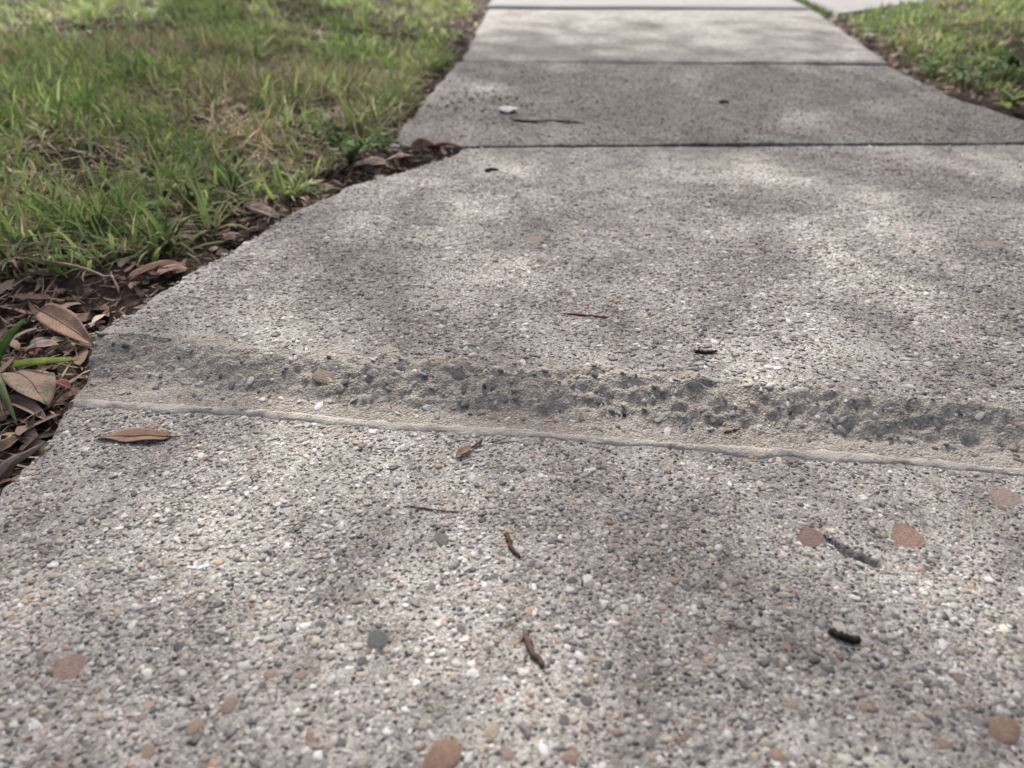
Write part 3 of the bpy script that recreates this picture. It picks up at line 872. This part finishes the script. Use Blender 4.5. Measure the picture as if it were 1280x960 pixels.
_ls = [500]
def fallen_leaf(p0, p1, width_ratio, col, label, fold=.25, arch=.05, cup=.0, mat='leaf', tilt=0, roll=0, group=None, rib=True, lift=0.0, wide=.42, name='fallen_leaf', stalk=True, wav=.05):
    _ls[0] += 1
    p0 = Vector(p0); p1 = Vector(p1); d = p1 - p0; L = d.length
    me, (mx, mz) = leaf_mesh(L, L * width_ratio, fold, arch, cup, _ls[0], wide, wav=wav)
    o = link(name, me, M[mat]); o.color = (*col, 1)
    c = (p0 + p1) / 2
    o.location = c + Vector((0, 0, lift))
    yaw = math.atan2(d.y, d.x); pit = -math.atan2(d.z, math.hypot(d.x, d.y))
    o.rotation_euler = Euler((roll, pit + tilt, yaw), 'XYZ')
    o['label'] = label; o['category'] = 'leaf'
    if group: o['group'] = group
    if rib:
        k = len(mx); P = np.stack([mx, 0 * mx, mz + .0007], -1)
        m = link('midrib', tube_mesh('midrib', P, np.linspace(.0009, .0003, k) * (L / .07), 5, 1), M['leaf'], o); m.color = (col[0] * .55, col[1] * .5, col[2] * .48, 1)
        if stalk:
            Ps = np.array([[mx[0] - .12 * L * q, .01 * L * q, mz[0] + .0006 + .02 * L * q * (1 - q)] for q in np.linspace(0, 1, 5)])
            s = link('stalk', tube_mesh('stalk', Ps, np.full(5, .0007 * L / .07), 5, 2), M['leaf'], o); s.color = (col[0] * .6, col[1] * .55, col[2] * .5, 1)
    return o

A = at
BR = (.26, .16, .105); PK = (.32, .22, .145); DK = (.13, .075, .05); PL = (.46, .37, .30)
fallen_leaf(A(214, 547, .0006), A(118, 548, .0006), .27, (.31, .20, .14), 'brown pointed leaf lying on the near slab below the step', .16, .012, 0, wide=.30, lift=.0, rib=True, wav=.07)
fallen_leaf(A(50, 386, .022), A(118, 432, .008), .29, (.31, .205, .155), 'large pinkish brown leaf leaning against the slab corner', .5, .06, lift=.0, roll=.35)
fallen_leaf(A(20, 468, .012), A(60, 512, .008), .55, (.29, .215, .175), 'wide brown leaf with green patches beneath the broad grass blades', .2, .10, mat='spotleaf', roll=-.25)
fallen_leaf(A(306, 255, .012), A(350, 272, .004), .36, (.45, .36, .31), 'pale pink leaf at the foot of the green tuft by the edge', .2, .03, roll=.2)
fallen_leaf(A(276, 302, .006), A(310, 297, .008), .42, (.40, .31, .27), 'curled pinkish leaf touching the edge of the middle slab', .35, .05, roll=.2)
fallen_leaf(A(160, 352, .004), A(240, 334, .008), .30, (.28, .18, .13), 'long brown leaf in the litter beside the worn crest', .5, .07)
fallen_leaf(A(198, 350, .008), A(240, 342, .006), .45, (.36, .26, .22), 'short mauve leaf lying over a longer brown leaf', .3, .05, lift=.006)
fallen_leaf(A(512, 190, .008), A(552, 191, .004), .42, (.19, .11, .075), 'dark curled leaf on the broken slab corner', .7, .09, roll=.25)
fallen_leaf(A(440, 210, .006), A(492, 206, .008), .34, PL, 'pale tan leaf lying at the broken slab corner', .4, .06, roll=.2)
fallen_leaf(A(482, 200, .008), A(522, 200, .004), .30, (.42, .30, .24), 'pinkish leaf between the pale and dark corner leaves', .5, .07, lift=.004)
fallen_leaf(A(535, 187, .004), A(580, 186, .003), .22, (.34, .20, .13), 'thin rust coloured leaf along the joint', .7, .10)
fallen_leaf(A(452, 212, .004), A(474, 208, .012), .45, (.28, .21, .17), 'small brown leaf standing up under the leafy weed', .4, .1)
fallen_leaf(A(1078, 48, .008), A(1099, 48, .008), .45, (.42, .45, .38), 'pale grey green leaf in the dirt along the right edge', .3, .06)
fallen_leaf(A(562, 46, .012), A(582, 46, .012), .5, (.16, .24, .10), 'pale green leaf in the dirt along the far left edge', .3, .06)
fallen_leaf(A(548, 78, .006), A(566, 78, .008), .4, (.34, .22, .17), 'brown leaf at the far left edge beside the third slab', .4, .08)
fallen_leaf(A(4, 500, .008), A(62, 530, .006), .26, (.34, .26, .21), 'narrow tan leaf in the litter by the near slab edge', .6, .08)
fallen_leaf(A(68, 405, .010), A(105, 395, .012), .35, (.30, .21, .17), 'small brown leaf behind the large leaning leaf', .5, .08)
fallen_leaf(A(30, 445, .006), A(75, 432, .012), .4, (.42, .33, .27), 'light brown leaf behind the broad grass blades', .5, .1)
# the shared litter leaves
def scatter(n, fx, y0, y1, seed, label, group, size=(.015, .036)):
    r = random.Random(seed)
    for i in range(n):
        y = r.uniform(y0, y1); lo, hi = fx(y); x = r.uniform(lo, hi)
        L = r.uniform(*size); a = r.uniform(0, 6.28)
        d = Vector((math.cos(a) * L / 2, math.sin(a) * L / 2, 0)); c = Vector((x, y, float(z_soil(x, y)) + r.uniform(.004, .012)))
        base = random.choice([BR, PK, DK, PL, (.20, .13, .09), (.30, .21, .17)])
        o = fallen_leaf(c - d, c + d, r.uniform(.28, .5), tuple(v * r.uniform(.7, 1.1) for v in base), label, r.uniform(.2, .8), r.uniform(.02, .14), group=group,
                        roll=r.uniform(-.4, .4), rib=i % 2 == 0, stalk=False)
scatter(14, lambda y: (-.62, float(edges(y)[0]) - .03), .50, .72, 1, 'small dry brown leaf in the litter beside the step', 'dry leaves in the litter beside the step')
scatter(13, lambda y: (float(edges(y)[0]) - .10, float(edges(y)[0]) - .02), .72, 1.30, 2, 'small dry brown leaf in the dirt along the middle slab', 'dry leaves in the dirt along the middle slab')
scatter(12, lambda y: (float(edges(y)[0]) - .06, float(edges(y)[0]) - .015), 1.5, 3.2, 3, 'small dry brown leaf in the dirt along the far slabs', 'dry leaves in the dirt along the far left edge')
scatter(12, lambda y: (float(edges(y)[1]) + .015, float(edges(y)[1]) + .08), 1.65, 3.1, 4, 'small dry brown leaf in the dirt beside the right lawn', 'dry leaves in the dirt along the right edge')

# rolled strip of dry bark or leaf along the near slab's edge
def twig(name, pts, R0, R1, col, label, cat='twig', seed=0, ns=8, dz=None, wob=.15, knob=True):
    wob = wob * 1.8
    P3 = [Vector(p) for p in pts]
    c = P3[0].copy(); n = 14
    # resample polyline with a little wobble
    seg = [0]
    for a_, b_ in zip(P3, P3[1:]): seg.append(seg[-1] + (b_ - a_).length)
    r = random.Random(seed); out = []; rad = []
    for i in range(n):
        s = seg[-1] * i / (n - 1)
        k = max(j for j in range(len(seg)) if seg[j] <= s + 1e-9); k = min(k, len(P3) - 2)
        f = (s - seg[k]) / max(seg[k + 1] - seg[k], 1e-9)
        p = P3[k].lerp(P3[k + 1], f) - c
        t = i / (n - 1); rr_ = R0 + (R1 - R0) * t
        p += Vector((r.uniform(-1, 1), r.uniform(-1, 1), 0)) * rr_ * wob * 2
        bump = 1 + (.35 if knob and i in (4, 9) else 0) + r.uniform(-.2, .2)
        out.append(p); rad.append(rr_ * bump * (.45 if i in (0, n - 1) else 1))
    o = link(name, tube_mesh(name, [list(p) for p in out], rad, ns, seed), M['bark'], loc=c)
    o.color = (*col, 1); o['label'] = label; o['category'] = cat
    return o
def on(px, py, r): return A(px, py, r)
twig('twig', [on(709, 392, .0012), on(735, 394, .0016), on(762, 397, .0012)], .0011, .0012, (.20, .085, .05), 'thin reddish twig lying across the middle slab', seed=1)
twig('twig', [on(633, 666, .0016), on(638, 683, .0018), on(649, 697, .0016)], .0017, .0013, (.085, .045, .035), 'dark bent twig on the near slab below the step', seed=2)
twig('twig', [on(655, 790, .0017), on(664, 812, .0022), on(680, 835, .0017)], .0019, .0016, (.095, .062, .05), 'dark brown twig on the near slab below the other bent twig', seed=3)
twig('twig', [on(1036, 787, .0022), on(1054, 796, .0024), on(1074, 801, .0022)], .0021, .0026, (.025, .014, .012), 'short black twig against a white pebble', seed=4, knob=False)
twig('twig', [on(640, 150, .002), on(668, 152, .003), on(690, 150, .003), on(730, 154, .002)], .0022, .0014, (.06, .045, .035), 'long thin dark twig on the third slab', seed=5)
twig('twig', [on(868, 438, .0018), on(880, 440, .0018), on(897, 439, .0018)], .0017, .0012, (.05, .03, .025), 'short dark twig at the crest of the step', seed=6)
twig('twig', [on(510, 632, .0008), on(540, 637, .001), on(575, 640, .0008)], .0007, .0005, (.12, .085, .06), 'hair thin twig on the near slab below the mortar line', seed=7)
twig('twig', [on(607, 213, .002), on(614, 211, .003), on(623, 212, .002)], .0034, .0014, (.03, .02, .016), 'dark stubby twig piece near the far end of the middle slab', seed=8, knob=False)
twig('twig', [on(899, 127, .003), on(905, 126, .004), on(911, 128, .003)], .0040, .0020, (.10, .05, .035), 'brown stubby twig piece on the third slab', seed=9, knob=False)
twig('twig', [on(905, 540, .001), on(925, 536, .0012)], .0011, .0008, (.16, .09, .05), 'tiny rust coloured twig at the foot of the step', seed=12)
o = fallen_leaf(A(-12, 616, .004), A(60, 553, .006), .17, (.46, .39, .32), 'pale rolled bark strip along the near slab edge', 1.1, .02, name='bark_strip', rib=False, wide=.4, wav=.12)
o['category'] = 'bark'
o = twig('dry_stalk', [on(58, 326, .020), on(100, 333, .016), on(130, 345, .012), on(141, 344, .014), on(149, 368, .004)], .0022, .0014, (.44, .36, .26), 'bent dry straw stalk lying over the bare soil', 'stalk', seed=13, knob=False)
# winged seed: blade and stalk
se = fallen_leaf(A(570, 571, .002), A(590, 559, .002), .42, (.27, .17, .12), 'small brown winged seed on the near slab below the mortar line', .25, .05, name='winged_seed', rib=False, wide=.5)
se['category'] = 'seed'
p = se.matrix_basis.inverted()
q0 = p @ A(588, 560, .0025); q1 = p @ A(601, 552, .0025)
s = link('stalk', tube_mesh('stalk', [list(q0.lerp(q1, t)) for t in (0, .25, .5, .75, 1)], [.0009, .0009, .0009, .001, .0016], 6, 3), M['bark'], se); s.color = (.12, .07, .04, 1)
# white petal curl on the third slab
pe = fallen_leaf(A(622, 138, .003), A(648, 138, .003), .9, (.95, .90, .89), 'small white curled petal lying on the third slab', -.25, .07, name='fallen_petal', rib=False, wide=.5)
pe['category'] = 'petal'

# crumbs of dirt on the slabs
r = np.random.default_rng(601)
px = np.concatenate([r.normal(590, 34, 90), r.uniform(540, 1100, 50)]); py = np.concatenate([r.normal(125, 14, 90), r.uniform(88, 180, 50)])
pts = np.array([A(a, b) for a, b in zip(px, py)])
pts = pts[(pts[:, 1] > JOINT_A(pts[:, 0]) + .02) & (pts[:, 1] < 2.17) & (pts[:, 0] > L_A(pts[:, 1]) + .01)]
rad = r.uniform(.0015, .0045, len(pts))
c = np.array([[.045, .033, .026]]) * r.uniform(.6, 2.2, (len(pts), 1))
link('dirt', pebbles_mesh('dirt', pts[:, 0], pts[:, 1], z_a, rad, rad * .8, 6, RINGS2, c, r), M['agg'], kind='stuff', label='scattered dark dirt crumbs on the third slab', category='dirt')

# ------------------------------------------------------------------ single tufts and weeds
def blade_mesh(P, width, thick=.0004, crease=.25):
    P = np.asarray(P, float); n = len(P)
    t = np.linspace(0, 1, n); w = width / 2 * np.sqrt(np.clip(1 - t ** 2.4, 0, 1)) * (.55 + .45 * np.minimum(t * 3, 1)); w[-1] = width * .02
    V = []; UV = []
    for i in range(n):
        d = P[min(i + 1, n - 1)] - P[max(i - 1, 0)]; d = d / np.linalg.norm(d)
        a = np.cross(d, [0.25, -.45, 1.0]); a = a / np.linalg.norm(a); nn = np.cross(a, d)
        for s_ in (-1, 0, 1):
            for h_ in (1, -1):
                V.append(P[i] + a * w[i] * s_ + nn * (abs(s_) * w[i] * crease + h_ * thick / 2)); UV.append((t[i], .5 + s_ * .5))
    Q = []
    for i in range(n - 1):
        b = i * 6; e = b + 6
        for s_ in (0, 1):
            Q.append((b + 2 * s_, b + 2 * s_ + 2, e + 2 * s_ + 2, e + 2 * s_)); Q.append((b + 2 * s_ + 1, e + 2 * s_ + 1, e + 2 * s_ + 3, b + 2 * s_ + 3))
        Q.append((b, e, e + 1, b + 1)); Q.append((b + 4, b + 5, e + 5, e + 4))
    return mesh_np('blade', V, Q, uvs=UV)
def arc(p0, p1, rise, n=9):
    p0 = Vector(p0); p1 = Vector(p1); out = []
    for i in range(n):
        t = i / (n - 1); p = p0.lerp(p1, t); p.z += rise * math.sin(math.pi * t ** .85); out.append(list(p))
    return out
def add_blade(root, p0, p1, rise, width, col, name='blade', label=None):
    inv = Vector(root.location)
    o = link(name, blade_mesh([list(Vector(p) - inv) for p in arc(p0, p1, rise)], width), M['green'], root); o.color = (*col, 1)
    if label: o['label'] = label
    return o
YG = (.24, .34, .035); GG = (.11, .20, .05); SG = (.17, .24, .09); ST = (.44, .37, .24)
root_p = A(-6, 462)
t = empty('grass_tuft', root_p, label='broad bladed grass tuft beside the step, green against brown litter', category='grass tuft')
add_blade(t, root_p, A(98, 450, .036), .003, .0105, YG, label='bright yellow green blade reaching to the slab')
add_blade(t, root_p, A(32, 398, .045), .006, .0100, (.14, .26, .05))
add_blade(t, A(-4, 470), A(22, 532, .010), .028, .0085, SG)
add_blade(t, root_p, A(-30, 420, .05), .02, .007, GG)
add_blade(t, root_p, A(12, 412, .05), .01, .006, ST)
add_blade(t, root_p, A(-50, 500, .02), .03, .007, GG)
add_blade(t, root_p, A(5, 520, .015), .03, .006, ST)

def tuft(px, py, n, spread, hgt, straw, label, seed, wid=.0042):
    r = random.Random(seed)
    b = A(px, py); root = empty('grass_tuft', b, label=label, category='grass tuft')
    for i in range(n):
        a = r.uniform(0, 6.28); R = spread * r.uniform(.5, 1)
        dry = r.random() < straw
        col = random.choice([ST, (.36, .29, .17), (.48, .42, .30)]) if dry else random.choice([GG, SG, (.13, .23, .045), (.19, .27, .05), (.09, .17, .04)])
        h = hgt * r.uniform(.25, 1.0) * (.5 if dry else 1)
        p1 = b + Vector((math.cos(a) * R, math.sin(a) * R, h))
        p1.z = max(p1.z, float(z_soil(p1.x, p1.y)) + .006)
        p0 = b + Vector((r.uniform(-.006, .006), r.uniform(-.006, .006), -.003))
        add_blade(root, p0, p1, R * r.uniform(.15, .4), wid * r.uniform(.7, 1.15), tuple(v * r.uniform(.8, 1.15) for v in col))
    return root
tuft(292, 252, 30, .055, .055, .30, 'green grass tuft with straw base beside the pale pink leaf', 1)
tuft(205, 318, 26, .055, .045, .45, 'half dry grass tuft at the lawn edge above the crest', 2)
tuft(22, 335, 34, .06, .045, .68, 'straw coloured grass tuft at the frame edge above the bare soil', 3)
tuft(120, 300, 22, .05, .05, .3, 'green grass tuft behind the bent dry stalk', 4)
tuft(235, 262, 20, .05, .05, .2, 'short green grass tuft behind the tuft with straw base', 5)
tuft(345, 232, 16, .045, .035, .55, 'thin drying tuft near the bend of the middle slab edge', 6)
b = A(72, 172); st = empty('grass_tuft', b, label='tall pale blue green grass blade rising from the left lawn', category='grass blade')
add_blade(st, b, A(98, 172, 0) + Vector((0, 0, .085)), .004, .0045, (.34, .42, .33)); add_blade(st, b, A(50, 190, .01), .02, .004, ST)

def leafy_weed(px, py, n, spread, hgt, label, cols, seed, leafL=.028, ratio=.42):
    r = random.Random(seed)
    b = A(px, py); root = empty('leafy_weed', b, label=label, category='weed')
    ns = max(2, n // 5)
    stems = []
    for i in range(ns):
        a = 6.28 * i / ns + r.uniform(-.4, .4); R = spread * r.uniform(.3, .8)
        tip = Vector((math.cos(a) * R, math.sin(a) * R, hgt * r.uniform(.45, .9)))
        P = [list(Vector((0, 0, -.004)).lerp(tip, q) + Vector((0, 0, .012 * math.sin(math.pi * q)))) for q in np.linspace(0, 1, 6)]
        s_ = link('stem', tube_mesh('stem', P, np.linspace(.0014, .0008, 6), 5, i), M['green'], root); s_.color = (.14, .20, .06, 1)
        stems.append(P)
    for i in range(n):
        P = stems[i % ns]; q = r.choice([2, 3, 4, 5, 5]); base = Vector(P[q])
        a = r.uniform(0, 6.28); el = r.uniform(-.25, .7); L = leafL * r.uniform(.65, 1.2)
        _ls[0] += 1
        me, _ = leaf_mesh(L, L * ratio, .35, -.08 * r.random(), 0, _ls[0], .45, .0004, 8, 4, .04)
        lf = link('leaf', me, M['green'], root)
        lf.color = (*[v * r.uniform(.8, 1.2) for v in r.choice(cols)], 1)
        d = Vector((math.cos(a) * math.cos(el), math.sin(a) * math.cos(el), math.sin(el)))
        lf.location = base + d * L * .5
        lf.rotation_euler = Euler((r.uniform(-.3, .3), -el, a), 'XYZ')
    return root
GW = [(.12, .26, .05), (.17, .33, .06), (.10, .22, .05), (.21, .36, .07)]
leafy_weed(438, 204, 48, .06, .045, 'leafy green weed at the broken slab corner', GW, 1, .030, .30)
leafy_weed(476, 194, 24, .045, .035, 'low bright green weed over the corner leaves', [(.20, .33, .05), (.15, .27, .06)], 2, .026, .34)
leafy_weed(410, 186, 34, .07, .045, 'green weed behind the weed at the broken corner', GW, 3, .030, .30)
leafy_weed(1258, 141, 10, .030, .035, 'small yellow green seedling in the dirt at the right frame edge', [(.26, .38, .05), (.22, .34, .05), (.30, .36, .05)], 4, .052, .40)
leafy_weed(1205, 112, 26, .07, .05, 'dark green weed at the near corner of the right lawn', [(.05, .14, .03), (.07, .18, .035), (.10, .22, .05)], 5, .038, .32)
leafy_weed(1255, 98, 30, .08, .06, 'dense green weed behind the yellow seedling', [(.05, .14, .03), (.07, .18, .035), (.10, .22, .05)], 6, .04, .32)
leafy_weed(1165, 95, 18, .06, .04, 'pale green weed where the right lawn meets the dirt', [(.12, .22, .05), (.15, .24, .06)], 7, .036, .3)

# ------------------------------------------------------------------ the tree whose crown shades the walk (stands beyond the frame)
TX, TY = -2.5, 7.4
tree = empty('shade_tree', (TX, TY, 0), label='broad leafy tree beside the lawn whose crown shades the walk', category='tree')
P = [(0, 0, -.1), (.02, 0, .3), (.05, -.05, 1.8), (.1, -.1, 3.6), (.2, -.2, 5.4), (.4, -.3, 7.6)]
o = link('trunk', tube_mesh('trunk', P, [.30, .22, .19, .165, .14, .05], 14, 5, .06), M['bark'], tree); o.color = (.12, .09, .07, 1)
rt = random.Random(12)
cc = Vector((.85, -.75, 8.0))      # crown centre, from the trunk's foot
lp = []
r = np.random.default_rng(77)
for i in range(11):
    a = 6.28 * i / 11 + rt.uniform(-.2, .2); R = rt.uniform(1.2, 2.5)
    b0 = Vector((.12 + .02 * i % 3 * .05, -.12, 4.2 + .25 * i)); tip = cc + Vector((math.cos(a) * R, math.sin(a) * R, rt.uniform(-.9, .9)))
    P = [list(b0.lerp(tip, q) + Vector((0, 0, .35 * math.sin(math.pi * q)))) for q in np.linspace(0, 1, 8)]
    o = link('limb', tube_mesh('limb', P, np.linspace(.06, .012, 8), 7, i), M['bark'], tree); o.color = (.12, .09, .07, 1)
NC = 470      # leaf clusters
v = np.random.default_rng(8761).uniform(-1, 1, (950, 3)); v = v[(v * v).sum(1) < 1][:NC]
cl = np.array(cc) + v * np.array([3.2, 2.5, 1.4]) + np.array([.10, .20, 0])
NC = len(cl)
per = 30
gy_ = cl[:, 1] + TY - SUNDIR.y / SUNDIR.z * cl[:, 2]          # where each cluster's shadow falls along the walk
sg = np.where(gy_ > 1.5, .13, .36)                               # spread shaped for the shade it casts: gappy dapples further on, even nearby
ctr = np.repeat(cl, per, 0) + r.normal(0, 1, (NC * per, 3)) * np.repeat(sg, per)[:, None]
N = len(ctr)
a = r.uniform(0, 6.28, N)
gcol = GREEN[r.integers(0, 6, N)] * .8
V, Q, c_ = blades(ctr, r.uniform(.065, .10, N), r.uniform(.035, .05, N), a, r.uniform(.7, 1.9, N), r.normal(.3, .4, N), gcol, gcol, r, 3, .3)
link('crown', mesh_np('crown', V, Q, None, c_), M['grass'], tree)
